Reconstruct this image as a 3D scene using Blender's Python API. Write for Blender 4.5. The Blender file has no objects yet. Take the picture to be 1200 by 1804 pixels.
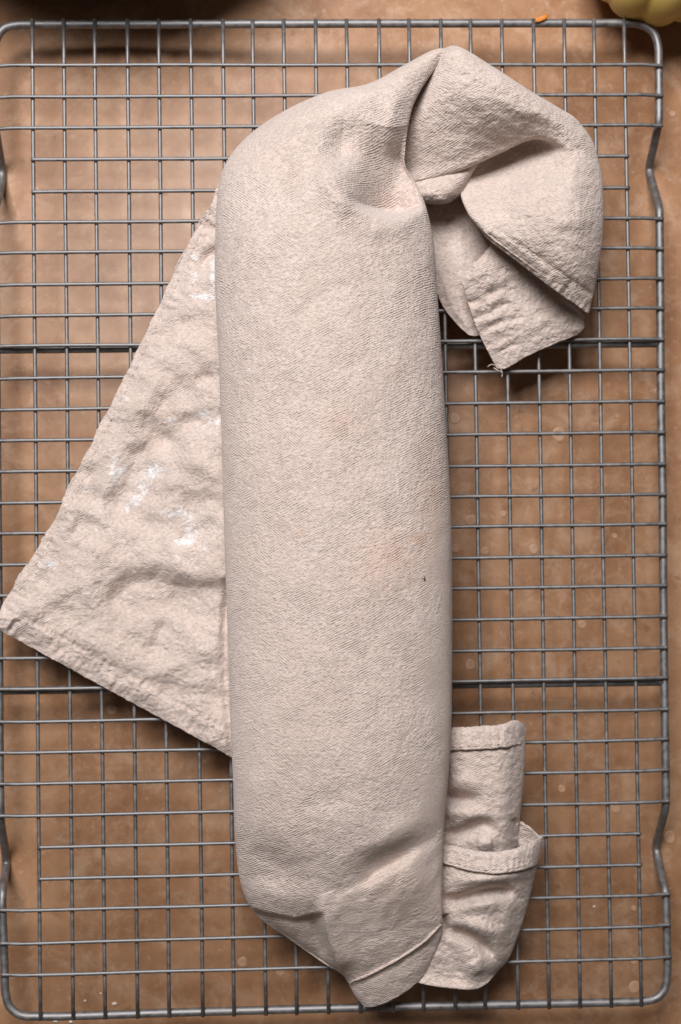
import bpy, math, random
import numpy as np
from mathutils import Vector

random.seed(4)
rng = np.random.default_rng(4)
scene = bpy.context.scene

# ------------------------------------------------------------------ camera
ZR = 0.0225                       # height of the rack's wire plane above the table
CAM_ROT = (0.018926, -0.037827, -0.014052)
CAM_LOC = np.array([-0.020651, -0.010031, 0.573469 + ZR])
F_PX = 50 / 36 * 1804
cam_data = bpy.data.cameras.new("camera")
cam_data.lens = 50
cam_data.sensor_fit = 'VERTICAL'
cam_data.sensor_height = 36
cam_data.sensor_width = 24
cam_data.clip_start = 0.01
cam_data.clip_end = 50
cam_data.dof.use_dof = True
cam_data.dof.focus_distance = 0.545
cam_data.dof.aperture_fstop = 8.0
cam = bpy.data.objects.new("camera", cam_data)
cam.location = CAM_LOC
cam.rotation_euler = CAM_ROT
scene.collection.objects.link(cam)
scene.camera = cam

# ------------------------------------------------------------------ light
world = bpy.data.worlds.new("World")
scene.world = world
world.use_nodes = True
bg = world.node_tree.nodes["Background"]
bg.inputs[0].default_value = (1.0, 0.90, 0.82, 1)
bg.inputs[1].default_value = 0.065

def area_light(name, loc, aim, size_x, size_y, power, colour):
    d = bpy.data.lights.new(name, 'AREA')
    d.shape = 'RECTANGLE'
    d.size, d.size_y = size_x, size_y
    d.energy = power
    d.color = colour
    o = bpy.data.objects.new(name, d)
    o.location = loc
    v = Vector(aim) - Vector(loc)
    o.rotation_euler = v.to_track_quat('-Z', 'Y').to_euler()
    scene.collection.objects.link(o)
    return o

area_light("window_light", (-0.22, 0.63, 1.12), (0.02, 0.02, 0.0), 0.60, 0.46, 25.5, (1.0, 0.985, 0.985))

scene.view_settings.view_transform = 'Standard'
scene.view_settings.look = 'None'
scene.view_settings.exposure = 0.0
scene.view_settings.gamma = 1.0

# ------------------------------------------------------------------ helpers
def rot_matrix(a):
    cx, cy, cz = np.cos(a); sx, sy, sz = np.sin(a)
    return (np.array([[cz, -sz, 0], [sz, cz, 0], [0, 0, 1]]) @ np.array([[cy, 0, sy], [0, 1, 0], [-sy, 0, cy]])
            @ np.array([[1, 0, 0], [0, cx, -sx], [0, sx, cx]]))
CAM_R = rot_matrix(np.array(CAM_ROT))

def at(px, py, z):
    """measured photo position + real height above the table -> world points (N,3)"""
    px, py, z = np.broadcast_arrays(np.asarray(px, float), np.asarray(py, float), np.asarray(z, float))
    d = np.stack([(px - 600) / F_PX, (902 - py) / F_PX, -np.ones_like(px)], -1) @ CAM_R.T
    t = (z - CAM_LOC[2]) / d[..., 2]
    return CAM_LOC + t[..., None] * d

def catmull(ctrl, n):
    """ctrl (K,...) -> n samples along axis 0, Catmull-Rom through every control"""
    ctrl = np.asarray(ctrl, float)
    K = len(ctrl)
    ext = np.concatenate([2 * ctrl[:1] - ctrl[1:2], ctrl, 2 * ctrl[-1:] - ctrl[-2:-1]])
    u = np.linspace(0, K - 1, n)
    i = np.minimum(u.astype(int), K - 2)
    t = (u - i).reshape((-1,) + (1,) * (ctrl.ndim - 1))
    p0, p1, p2, p3 = ext[i], ext[i + 1], ext[i + 2], ext[i + 3]
    return 0.5 * (2 * p1 + (p2 - p0) * t + (2 * p0 - 5 * p1 + 4 * p2 - p3) * t * t + (3 * p1 - p0 - 3 * p2 + p3) * t ** 3)

_g = np.random.default_rng(11)
_ang = _g.uniform(0, 2 * np.pi, (256, 256))
_GX, _GY = np.cos(_ang), np.sin(_ang)
def perlin(x, y, seed=0):
    x = np.asarray(x, float) + seed * 17.31; y = np.asarray(y, float) + seed * 9.77
    xi = np.floor(x).astype(int); yi = np.floor(y).astype(int)
    fx, fy = x - xi, y - yi
    def g(ix, iy, dx, dy):
        return _GX[ix & 255, iy & 255] * dx + _GY[ix & 255, iy & 255] * dy
    s = lambda t: t * t * t * (t * (t * 6 - 15) + 10)
    a = g(xi, yi, fx, fy); b = g(xi + 1, yi, fx - 1, fy)
    c = g(xi, yi + 1, fx, fy - 1); d = g(xi + 1, yi + 1, fx - 1, fy - 1)
    u, v = s(fx), s(fy)
    return ((a + (b - a) * u) * (1 - v) + (c + (d - c) * u) * v) * 1.4

def poly_dist(px, py, pts, k=8):
    """distance to a smooth line through pts, the parameter along it 0..1, signed side"""
    pts = catmull(pts, (len(pts) - 1) * k + 1)
    best = np.full(px.shape, 1e9); par = np.zeros(px.shape); side = np.zeros(px.shape)
    n = len(pts) - 1
    for i in range(n):
        a, b = pts[i], pts[i + 1]
        d = b - a; L = d @ d + 1e-9
        t = np.clip(((px - a[0]) * d[0] + (py - a[1]) * d[1]) / L, 0, 1)
        qx, qy = px - a[0] - t * d[0], py - a[1] - t * d[1]
        r = np.hypot(qx, qy)
        m = r < best
        best[m] = r[m]; par[m] = ((i + t) / n)[m]
        side[m] = np.sign(d[0] * qy - d[1] * qx)[m]
    return best, par, side

def folds(px, py, strokes):
    """sum of creases (amp < 0) and ridges (amp > 0), mm; a width pair gives the two flanks (left, right of travel) their own widths"""
    z = np.zeros(px.shape)
    for s in strokes:
        pts, amp, w = s[0], s[1], s[2]
        taper = s[3] if len(s) > 3 else 0.3
        d, t, side = poly_dist(px, py, pts)
        if isinstance(w, tuple):
            w = np.where(side < 0, w[0], w[1])
        e = np.clip(np.minimum(t, 1 - t) / max(taper, 1e-3), 0, 1) if taper > 0 else 1.0
        if taper > 0: e = 0.15 + 0.85 * e * e * (3 - 2 * e)
        z += amp * e * np.exp(-(d / w) ** 2)
    return z

def mesh_obj(name, verts, faces, mat, parent=None, smooth=True, attrs=None):
    me = bpy.data.meshes.new(name)
    verts = np.asarray(verts, np.float32).reshape(-1, 3)
    faces = np.asarray(faces, np.int32)
    me.vertices.add(len(verts)); me.vertices.foreach_set("co", verts.ravel())
    k = faces.shape[1]
    me.loops.add(faces.size); me.loops.foreach_set("vertex_index", faces.ravel())
    me.polygons.add(len(faces))
    me.polygons.foreach_set("loop_start", np.arange(0, faces.size, k, dtype=np.int32))
    me.update(calc_edges=True)
    me.validate()
    if smooth:
        me.polygons.foreach_set("use_smooth", np.ones(len(me.polygons), bool))
    if attrs:
        for an, av in attrs.items():
            at_ = me.attributes.new(an, 'FLOAT', 'POINT')
            at_.data.foreach_set("value", np.asarray(av, np.float32).ravel())
    if mat: me.materials.append(mat)
    o = bpy.data.objects.new(name, me)
    scene.collection.objects.link(o)
    if parent: o.parent = parent
    return o

def grid_faces(nr, nc, wrap=False, flip=False):
    r = np.arange(nr - 1)[:, None]; c = np.arange(nc if wrap else nc - 1)[None, :]
    c2 = (c + 1) % nc
    f = np.stack([r * nc + c, r * nc + c2, (r + 1) * nc + c2, (r + 1) * nc + c], -1).reshape(-1, 4)
    return f[:, ::-1] if flip else f

def tube(path, radius, sides=10, caps=True):
    """round wire along a polyline -> verts, quads"""
    path = np.asarray(path, float); n = len(path)
    tan = np.gradient(path, axis=0); tan /= np.linalg.norm(tan, axis=1)[:, None] + 1e-12
    up = np.array([0, 0, 1.0])
    if abs(tan[0] @ up) > 0.9: up = np.array([0, 1.0, 0])
    u = up - (up @ tan[0]) * tan[0]; u /= np.linalg.norm(u)
    a = np.linspace(0, 2 * np.pi, sides, endpoint=False)
    V = []
    rad = np.broadcast_to(radius, (n,))
    for i in range(n):
        u = u - (u @ tan[i]) * tan[i]; u /= np.linalg.norm(u)
        w = np.cross(tan[i], u)
        V.append(path[i] + rad[i] * (np.cos(a)[:, None] * u + np.sin(a)[:, None] * w))
    V = np.array(V)
    if caps:
        V = np.concatenate([np.repeat(path[:1], sides, 0)[None], V, np.repeat(path[-1:], sides, 0)[None]])
    return V.reshape(-1, 3), grid_faces(len(V), sides, wrap=True)

def merge(parts):
    V, F, k = [], [], 0
    for v, f in parts:
        V.append(v); F.append(f + k); k += len(v)
    return np.concatenate(V), np.concatenate(F)

def empty(name, loc, label, cat, group=None):
    o = bpy.data.objects.new(name, None)
    o.location = loc
    scene.collection.objects.link(o)
    o["label"] = label; o["category"] = cat
    if group: o["group"] = group
    return o

def local(verts, root):
    return np.asarray(verts).reshape(-1, 3) - np.array(root.location)

def lathe(profile, sides=64):
    a = np.linspace(0, 2 * np.pi, sides, endpoint=False)
    V = np.array([[(r * np.cos(t), r * np.sin(t), z) for t in a] for r, z in profile])
    return V.reshape(-1, 3), grid_faces(len(profile), sides, wrap=True)

# ------------------------------------------------------------------ materials
def new_mat(name):
    m = bpy.data.materials.new(name); m.use_nodes = True
    nt = m.node_tree
    return m, nt, nt.nodes["Principled BSDF"]

def node(nt, kind, **kw):
    n = nt.nodes.new(kind)
    for k, v in kw.items(): setattr(n, k, v)
    return n

def noise(nt, vec, scale, detail=3, rough=0.55, dist=0.0):
    n = node(nt, "ShaderNodeTexNoise")
    n.inputs["Scale"].default_value = scale; n.inputs["Detail"].default_value = detail
    n.inputs["Roughness"].default_value = rough; n.inputs["Distortion"].default_value = dist
    if vec is not None: nt.links.new(vec, n.inputs["Vector"])
    return n.outputs["Fac"]

def ramp(nt, fac, stops):
    r = node(nt, "ShaderNodeValToRGB")
    e = r.color_ramp.elements
    while len(e) < len(stops): e.new(0.5)
    for el, (p, c) in zip(e, stops):
        el.position = p; el.color = c if len(c) == 4 else (*c, 1)
    nt.links.new(fac, r.inputs["Fac"])
    return r.outputs["Color"]

def mix(nt, fac, a, b, mode='MIX'):
    m = node(nt, "ShaderNodeMix", data_type='RGBA', blend_type=mode)
    if isinstance(fac, float): m.inputs[0].default_value = fac
    else: nt.links.new(fac, m.inputs[0])
    for s, i in ((a, 6), (b, 7)):
        if isinstance(s, tuple): m.inputs[i].default_value = (*s, 1) if len(s) == 3 else s
        else: nt.links.new(s, m.inputs[i])
    return m.outputs[2]

def math_n(nt, op, a, b=None, clamp=False):
    m = node(nt, "ShaderNodeMath", operation=op, use_clamp=clamp)
    for s, i in ((a, 0), (b, 1)):
        if s is None: continue
        if isinstance(s, (int, float)): m.inputs[i].default_value = s
        else: nt.links.new(s, m.inputs[i])
    return m.outputs[0]

def bump(nt, height, strength, dist, normal=None):
    b = node(nt, "ShaderNodeBump")
    b.inputs["Strength"].default_value = strength; b.inputs["Distance"].default_value = dist
    nt.links.new(height, b.inputs["Height"])
    if normal is not None: nt.links.new(normal, b.inputs["Normal"])
    return b.outputs["Normal"]

def mapping(nt, vec, rot=(0, 0, 0), scale=(1, 1, 1)):
    m = node(nt, "ShaderNodeMapping")
    m.inputs["Rotation"].default_value = rot; m.inputs["Scale"].default_value = scale
    nt.links.new(vec, m.inputs["Vector"])
    return m.outputs["Vector"]

def attr(nt, name):
    a = node(nt, "ShaderNodeAttribute"); a.attribute_name = name
    return a.outputs["Fac"]

# table board: brown, hand mottled, slightly glossy
m_table, nt, bs = new_mat("mottled_brown_board")
geo = node(nt, "ShaderNodeNewGeometry"); pos = geo.outputs["Position"]
n1 = noise(nt, pos, 20, 9, 0.70, 0.25)
n2 = noise(nt, pos, 62, 8, 0.74, 0.4)
n3 = noise(nt, pos, 330, 4, 0.65)
grain = noise(nt, mapping(nt, pos, (0, 0, 0.02), (90, 5, 1)), 1.0, 4, 0.6)
base = ramp(nt, n1, [(0.36, (0.235, 0.112, 0.055)), (0.50, (0.325, 0.169, 0.090)), (0.64, (0.41, 0.232, 0.133))])
pale = ramp(nt, n2, [(0.50, (0, 0, 0)), (0.64, (1, 1, 1))])
base = mix(nt, math_n(nt, 'MULTIPLY', pale, 0.55), base, (0.52, 0.355, 0.245))
dark = ramp(nt, noise(nt, pos, 75, 7, 0.72, 0.5), [(0.53, (0, 0, 0)), (0.66, (1, 1, 1))])
base = mix(nt, math_n(nt, 'MULTIPLY', dark, 0.65), base, (0.24, 0.105, 0.048))
base = mix(nt, 0.22, base, ramp(nt, grain, [(0.3, (0.27, 0.13, 0.06)), (0.7, (0.50, 0.28, 0.15))]))
spk = ramp(nt, n3, [(0.60, (0, 0, 0)), (0.68, (1, 1, 1))])
base = mix(nt, math_n(nt, 'MULTIPLY', spk, 0.35), base, (0.52, 0.38, 0.27))
pits = ramp(nt, noise(nt, pos, 150, 2, 0.5), [(0.69, (0, 0, 0)), (0.75, (1, 1, 1))])
base = mix(nt, math_n(nt, 'MULTIPLY', pits, 0.35), base, (0.13, 0.055, 0.028))
vein = node(nt, "ShaderNodeTexVoronoi", feature='DISTANCE_TO_EDGE'); vein.inputs["Scale"].default_value = 95
vw = node(nt, "ShaderNodeTexNoise"); vw.inputs["Scale"].default_value = 70; vw.inputs["Detail"].default_value = 4; nt.links.new(pos, vw.inputs["Vector"])
va = node(nt, "ShaderNodeVectorMath", operation='MULTIPLY_ADD'); va.inputs[1].default_value = (0.02, 0.02, 0.02)
nt.links.new(vw.outputs["Color"], va.inputs[0]); nt.links.new(pos, va.inputs[2]); nt.links.new(va.outputs[0], vein.inputs["Vector"])
vm_ = ramp(nt, vein.outputs["Distance"], [(0.0, (1, 1, 1)), (0.09, (0, 0, 0))])
vm_ = math_n(nt, 'MULTIPLY', vm_, ramp(nt, noise(nt, pos, 13, 3), [(0.50, (0, 0, 0)), (0.62, (0.16, 0.16, 0.16))]))
base = mix(nt, vm_, base, (0.58, 0.40, 0.28))
nt.links.new(base, bs.inputs["Base Color"])
nt.links.new(ramp(nt, n2, [(0.3, (0.36,) * 3), (0.7, (0.54,) * 3)]), bs.inputs["Roughness"])
nt.links.new(bump(nt, n2, 0.25, 0.0006), bs.inputs["Normal"])
bs.inputs["Specular IOR Level"].default_value = 0.42

m_drip, nt, bs = new_mat("pale_dried_drip")
geo = node(nt, "ShaderNodeNewGeometry")
nt.links.new(mix(nt, attr(nt, "body"), (0.37, 0.19, 0.098), ramp(nt, noise(nt, geo.outputs["Position"], 260, 3), [(0.35, (0.40, 0.235, 0.14)), (0.65, (0.50, 0.325, 0.22))])), bs.inputs["Base Color"])
bs.inputs["Roughness"].default_value = 0.5

# steel wire
m_wire, nt, bs = new_mat("dull_steel_wire")
geo = node(nt, "ShaderNodeNewGeometry")
nw = noise(nt, geo.outputs["Position"], 320, 3)
nt.links.new(ramp(nt, nw, [(0.3, (0.185, 0.178, 0.178)), (0.7, (0.30, 0.29, 0.288))]), bs.inputs["Base Color"])
nt.links.new(ramp(nt, nw, [(0.3, (0.50,) * 3), (0.7, (0.66,) * 3)]), bs.inputs["Roughness"])
bs.inputs["Metallic"].default_value = 0.85
nt.links.new(bump(nt, nw, 0.25, 0.0002), bs.inputs["Normal"])

# cloth
def cloth_mat(name, crepe_amp, twill_amp):
    m, nt, bs = new_mat(name)
    geo = node(nt, "ShaderNodeNewGeometry"); pos = geo.outputs["Position"]
    # slanted threads with wandering direction
    warp = node(nt, "ShaderNodeTexNoise"); warp.inputs["Scale"].default_value = 60; warp.inputs["Detail"].default_value = 2
    nt.links.new(pos, warp.inputs["Vector"])
    vm = node(nt, "ShaderNodeVectorMath", operation='MULTIPLY_ADD')
    nt.links.new(warp.outputs["Color"], vm.inputs[0])
    vm.inputs[1].default_value = (0.0025, 0.0025, 0.0025); nt.links.new(pos, vm.inputs[2])
    wp = vm.outputs[0]
    def twill(angle, scale):
        w = node(nt, "ShaderNodeTexWave", wave_type='BANDS', bands_direction='Y', wave_profile='SIN')
        w.inputs["Scale"].default_value = scale; w.inputs["Distortion"].default_value = 2.2
        w.inputs["Detail"].default_value = 2; w.inputs["Detail Scale"].default_value = 0.9; w.inputs["Detail Roughness"].default_value = 0.6
        nt.links.new(mapping(nt, wp, (0, 0, math.radians(angle))), w.inputs["Vector"])
        return w.outputs["Fac"]
    patch = ramp(nt, noise(nt, pos, 45, 3), [(0.46, (0, 0, 0)), (0.60, (1, 1, 1))])
    t = mix(nt, math_n(nt, 'MULTIPLY', patch, 0.8), twill(-27, 390), twill(40, 400))
    grit = noise(nt, mapping(nt, wp, (0, 0, math.radians(-27)), (720, 1250, 720)), 1.0, 2, 0.6)
    amp = ramp(nt, noise(nt, pos, 210, 2), [(0.35, (0.03,) * 3), (0.65, (0.36,) * 3)])
    t = mix(nt, amp, grit, t)
    fine = noise(nt, pos, 1900, 2, 0.6)
    cr = noise(nt, pos, 420, 4, 0.6, 0.5)
    h = math_n(nt, 'ADD', math_n(nt, 'MULTIPLY', t, twill_amp), math_n(nt, 'MULTIPLY', cr, crepe_amp))
    h = math_n(nt, 'ADD', h, math_n(nt, 'MULTIPLY', fine, 0.25))
    nt.links.new(bump(nt, h, 0.95, 0.0013), bs.inputs["Normal"])
    col = ramp(nt, noise(nt, pos, 30, 4, 0.6), [(0.3, (0.585, 0.472, 0.415)), (0.7, (0.660, 0.545, 0.488))])
    # shade between the threads put into the colour: darker in weave gaps
    gap_shade = ramp(nt, t, [(0.32, (0.73, 0.70, 0.675)), (0.56, (1, 1, 1))])
    col = mix(nt, 1.0, col, gap_shade, 'MULTIPLY')
    col = mix(nt, math_n(nt, 'MULTIPLY', attr(nt, "stain"), 0.75, True), col, (0.60, 0.39, 0.29))
    fn = math_n(nt, 'ADD', math_n(nt, 'MULTIPLY', noise(nt, pos, 1100, 3, 0.7), 1.5), math_n(nt, 'MULTIPLY', noise(nt, pos, 260, 3, 0.6), 1.3))
    fl = math_n(nt, 'MULTIPLY', math_n(nt, 'ADD', math_n(nt, 'ADD', math_n(nt, 'MULTIPLY', attr(nt, "flour"), 0.53), fn), -1.66), 1.9, True)
    col = mix(nt, fl, col, (0.78, 0.775, 0.785))
    nt.links.new(col, bs.inputs["Base Color"])
    bs.inputs["Roughness"].default_value = 0.92
    bs.inputs["Specular IOR Level"].default_value = 0.15
    bs.inputs["Sheen Weight"].default_value = 0.30
    bs.inputs["Sheen Roughness"].default_value = 0.6
    return m
m_cloth = cloth_mat("beige_twill_cloth", 0.55, 0.6)
m_crepe = cloth_mat("beige_crinkled_cloth", 0.75, 0.4)

# ------------------------------------------------------------------ table top
tab = mesh_obj("tabletop", [(-.8, -.9, 0), (.8, -.9, 0), (.8, .9, 0), (-.8, .9, 0), (-.8, -.9, -.03), (.8, -.9, -.03), (.8, .9, -.03), (-.8, .9, -.03)],
               [(0, 1, 2, 3), (4, 7, 6, 5), (0, 4, 5, 1), (1, 5, 6, 2), (2, 6, 7, 3), (3, 7, 4, 0)], m_table, smooth=False)
tab["kind"] = "structure"; tab["label"] = "mottled brown tabletop board under the cooling rack"

for (px, py, r) in [(830, 917, 11), (803, 966, 8), (855, 971, 8), (941, 967, 9), (1083, 944, 5), (829, 1171, 10), (802, 737, 10), (1180, 1475, 11),
                    (1085, 1423, 10), (1117, 1600, 5), (1118, 1692, 7), (1118, 1739, 11), (197, 1250, 10), (985, 765, 13), (887, 905, 6),
                    (1026, 1100, 8), (1113, 1633, 5), (427, 1695, 9), (494, 1712, 8), (1000, 662, 6), (990, 1390, 7), (1160, 690, 8), (1185, 200, 6), (505, 1640, 6)]:
    c = at(px, py, 0.0002)
    R = r * 0.2265e-3 * 1.05
    n = 20
    rr = [R * (1 + 0.05 * math.sin(2 * k * 6.283 / n + px) + 0.04 * math.sin(3 * k * 6.283 / n + py)) for k in range(n)]
    prof = [(1.0, 0.00002), (0.93, 0.00016), (0.75, 0.0002), (0.35, 0.00012), (0.0, 0.0001)]
    V = [(c[0] + rr[k] * s * math.cos(k * 6.283 / n), c[1] + rr[k] * s * math.sin(k * 6.283 / n), z) for s, z in prof for k in range(n)]
    mesh_obj("dried_drip", V, grid_faces(len(prof), n, wrap=True), m_drip, tab, attrs={"body": [b for b in (0.0, 0.25, 0.8, 0.65, 0.75) for k in range(n)]})

# ------------------------------------------------------------------ cooling rack
rack = empty("cooling_rack", (0, 0, 0), "grey steel wire cooling rack with a square grid, standing under the rolled towel", "cooling rack")
R_W, R_RIM, R_BAR = 0.00078, 0.00168, 0.00165
VW = [[-120.37, -121.23], [-107.87, -108.23], [-95.46, -95.51], [-82.25, -82.69], [-69.66, -70.09], [-56.82, -56.71], [-43.73, -44.35], [-31.77, -31.51], [-19.12, -19.14], [-6.23, -6.41], [6.5, 6.5], [19.67, 19.67], [31.94, 31.94], [44.9, 44.7], [57.04, 56.78], [69.95, 70.11], [82.98, 82.61], [95.59, 95.25], [107.85, 107.96], [120.26, 120.32]]
HW = [[181.97, 181.75], [169.08, 169.47], [156.45, 157.09], [143.69, 144.23], [130.62, 131.19], [118.43, 118.76], [106.3, 106.55], [93.27, 94.2], [80.7, 82.03], [68.78, 69.35], [55.72, 56.86], [43.08, 43.99], [30.79, 31.24], [18.39, 18.27], [5.89, 6.03], [-6.38, -6.08], [-18.81, -18.78], [-31.11, -31.11], [-43.66, -43.66], [-56.24, -56.44], [-68.46, -68.5], [-81.45, -81.36], [-93.87, -93.51], [-106.17, -106.02], [-118.91, -118.61], [-131.44, -131.21], [-143.94, -143.79], [-156.27, -156.14], [-169.4, -168.66], [-181.87, -181.46]]
Z_V, Z_H = ZR - 0.00072, ZR + 0.00072
Z_RIM = Z_V - R_W - R_RIM + 0.0001
rim_px = [(500, 42, 1), (700, 41.5, 1), (900, 41, 1), (1050, 41, 1), (1100, 41, 1), (1130, 44, 1), (1150, 56, 1), (1159, 78, 1), (1160.5, 120, 1), (1161, 180, 1), (1160.5, 216, 1), (1157, 234, .82),
          (1149, 270, .36), (1144, 294, .02), (1144.5, 303, .0), (1149, 322, .2), (1157, 350, .66), (1161.5, 370, .96), (1162, 392, 1), (1163, 500, 1),
          (1164.5, 700, 1), (1167, 850, 1), (1169, 1075, 1), (1171, 1250, 1), (1173, 1400, 1), (1172.5, 1420, .97), (1167, 1446, .66), (1158, 1480, .12), (1156.5, 1494, .0), (1158, 1506, .05),
          (1166, 1545, .6), (1172, 1570, .95), (1173.5, 1590, 1), (1175, 1660, 1), (1175.5, 1715, 1), (1171, 1742, 1), (1157, 1758, 1), (1130, 1764, 1), (1090, 1765.5, 1),
          (900, 1769.5, 1), (600, 1776, 1), (300, 1784, 1), (70, 1790.5, 1), (36, 1788, 1), (17, 1773, 1), (10, 1750, 1), (8, 1700, 1), (5, 1620, 1), (4, 1590, 1), (5, 1570, .9), (9, 1540, .3), (11, 1524, .02), (10.5, 1514, .0),
          (8, 1490, .32), (2, 1452, .85), (1, 1432, 1), (0, 1380, 1), (-2, 1100, 1), (-5, 800, 1), (-8, 450, 1), (-9, 392, 1), (-8, 370, .95), (-2, 345, .5), (3, 318, .06), (3.5, 308, .0), (3, 296, .04), (-2, 262, .5), (-7, 232, .95), (-9, 215, 1), (-10, 160, 1), (-10, 90, 1),
          (-4, 64, 1), (8, 50, 1), (28, 44.5, 1), (60, 43.5, 1), (250, 43, 1)]
rp = np.array([at(x, y, R_RIM + h * (Z_RIM - R_RIM)) for x, y, h in rim_px])
loop = np.concatenate([rp[-1:], rp, rp[:2]])
dense = []
for i in range(1, len(loop) - 2):
    p0, p1, p2, p3 = loop[i - 1:i + 3]
    d01, d12, d23 = [max(np.linalg.norm(b - a), 1e-6) ** 0.5 for a, b in ((p0, p1), (p1, p2), (p2, p3))]
    m1 = (p1 - p0) / d01 - (p2 - p0) / (d01 + d12) + (p2 - p1) / d12
    m2 = (p2 - p1) / d12 - (p3 - p1) / (d12 + d23) + (p3 - p2) / d23
    m1, m2 = m1 * d12, m2 * d12
    for t in np.linspace(0, 1, 8, endpoint=False):
        dense.append((2 * t ** 3 - 3 * t ** 2 + 1) * p1 + (t ** 3 - 2 * t ** 2 + t) * m1 + (-2 * t ** 3 + 3 * t ** 2) * p2 + (t ** 3 - t ** 2) * m2)
dense.append(dense[0])
v, f = tube(dense, R_RIM, 16, caps=False)
mesh_obj("rim", v, f, m_wire, rack)
rimx = lambda y, s: np.interp(-y, *(lambda a: (-a[np.argsort(-a[:, 1])][:, 1], a[np.argsort(-a[:, 1])][:, 0]))(np.array([q for q in dense if q[0] * s > 0.1 and q[2] > Z_RIM - 1e-5])))
ytop = at(600, 42, Z_RIM)[1]; ybot_l, ybot_r = at(60, 1790, Z_RIM), at(1100, 1766, Z_RIM)
for i, (a, b) in enumerate(VW):
    a, b = a / 1000, b / 1000
    xb = b
    yb = ybot_l[1] + (xb - ybot_l[0]) / (ybot_r[0] - ybot_l[0]) * (ybot_r[1] - ybot_l[1])
    yt = ytop + 0.0011; yb -= 0.0011
    n = 26
    tt = np.linspace(0, 1, n)
    path = np.stack([a + (b - a) * tt + 0.00016 * perlin(tt * 5, i * 3.7 + tt * 0, 3), yt + (yb - yt) * tt, Z_V + 0.00012 * perlin(tt * 4, i * 2.3 + tt * 0, 5)], 1)
    v, f = tube(path, R_W, 8)
    mesh_obj("wire", v, f, m_wire, rack)
for j, (a, b) in enumerate(HW):
    a, b = a / 1000, b / 1000
    short = (j + 1) in (4, 5, 26, 27)
    ym = (a + b) / 2
    xl, xr = (-0.1212, 0.1211) if short else (rimx(a, -1) - 0.0011, rimx(b, 1) + 0.0011)
    n = 32
    x = np.concatenate([[xl, xl + 0.0012, xl + 0.004], np.linspace(xl + 0.009, xr - 0.009, n), [xr - 0.004, xr - 0.0012, xr]])
    yy = a + (b - a) * (x + 0.13) / 0.26
    tt = (x - xl) / (xr - xl)
    zz = np.full(len(x), Z_H) + 0.0001 * perlin(tt * 6, j * 3.1 + tt * 0, 9)
    if not short:
        zz[[0, 1, -2, -1]] = Z_V; zz[[2, -3]] = Z_V + 0.0004
    yy = yy + 0.00018 * perlin(tt * 6, j * 5.1 + tt * 0, 7)
    v, f = tube(np.stack([x, yy, zz], 1), R_W, 8)
    mesh_obj("wire", v, f, m_wire, rack)
# two stouter bars below the grid
for (l, r, off) in (((0, 616.3), (1165, 605), 0), ((0, 1217), (1172, 1201), 0)):
    zb = Z_V - R_W - R_BAR
    A, B = at(l[0], l[1], zb), at(r[0], r[1], zb)
    A = A + (A - B) * 0.012
    v, f = tube(np.linspace(A, B, 12), R_BAR, 12)
    mesh_obj("support_bar", v, f, m_wire, rack)

# ------------------------------------------------------------------ towel
ZT = ZR + 0.0015                  # top of the wires
towel = empty("kitchen_towel", (0, 0, ZT), "beige kitchen towel rolled into a long log, one corner spread on the rack", "kitchen towel")
SURF = []                         # (px, py, z) of upper surfaces, for seams and flour

def finish(name, P, mat, wrap=False, thick=None, stain=None, flour=None, flip=False, parent=towel, noise_amp=(0.10, 0.07), close=False):
    """P (nr,nc,3): px, py, mm above the wires"""
    px, py, z = P[..., 0], P[..., 1], P[..., 2].copy()
    z = z + noise_amp[0] * perlin(px / 16, py / 16, 2) * 2 + noise_amp[1] * perlin(px / 6.5, py / 6.5, 4) * 2
    W = at(px, py, ZT + z / 1000)
    at_ = {"stain": np.zeros(px.shape) if stain is None else stain(px, py), "flour": np.zeros(px.shape) if flour is None else flour(px, py)}
    o = mesh_obj(name, local(W, parent if parent is towel else towel), grid_faces(P.shape[0], P.shape[1], wrap, flip), mat, parent, attrs=at_)
    if thick:
        s = o.modifiers.new("thickness", 'SOLIDIFY'); s.thickness = thick; s.offset = -1
    SURF.append((px, py, ZT * 1000 + z))
    return o

def patch(ctrl, nr, nc):
    c = np.array(ctrl, float)
    a = catmull(c, nr)
    return catmull(a.swapaxes(0, 1), nc).swapaxes(0, 1)

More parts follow.
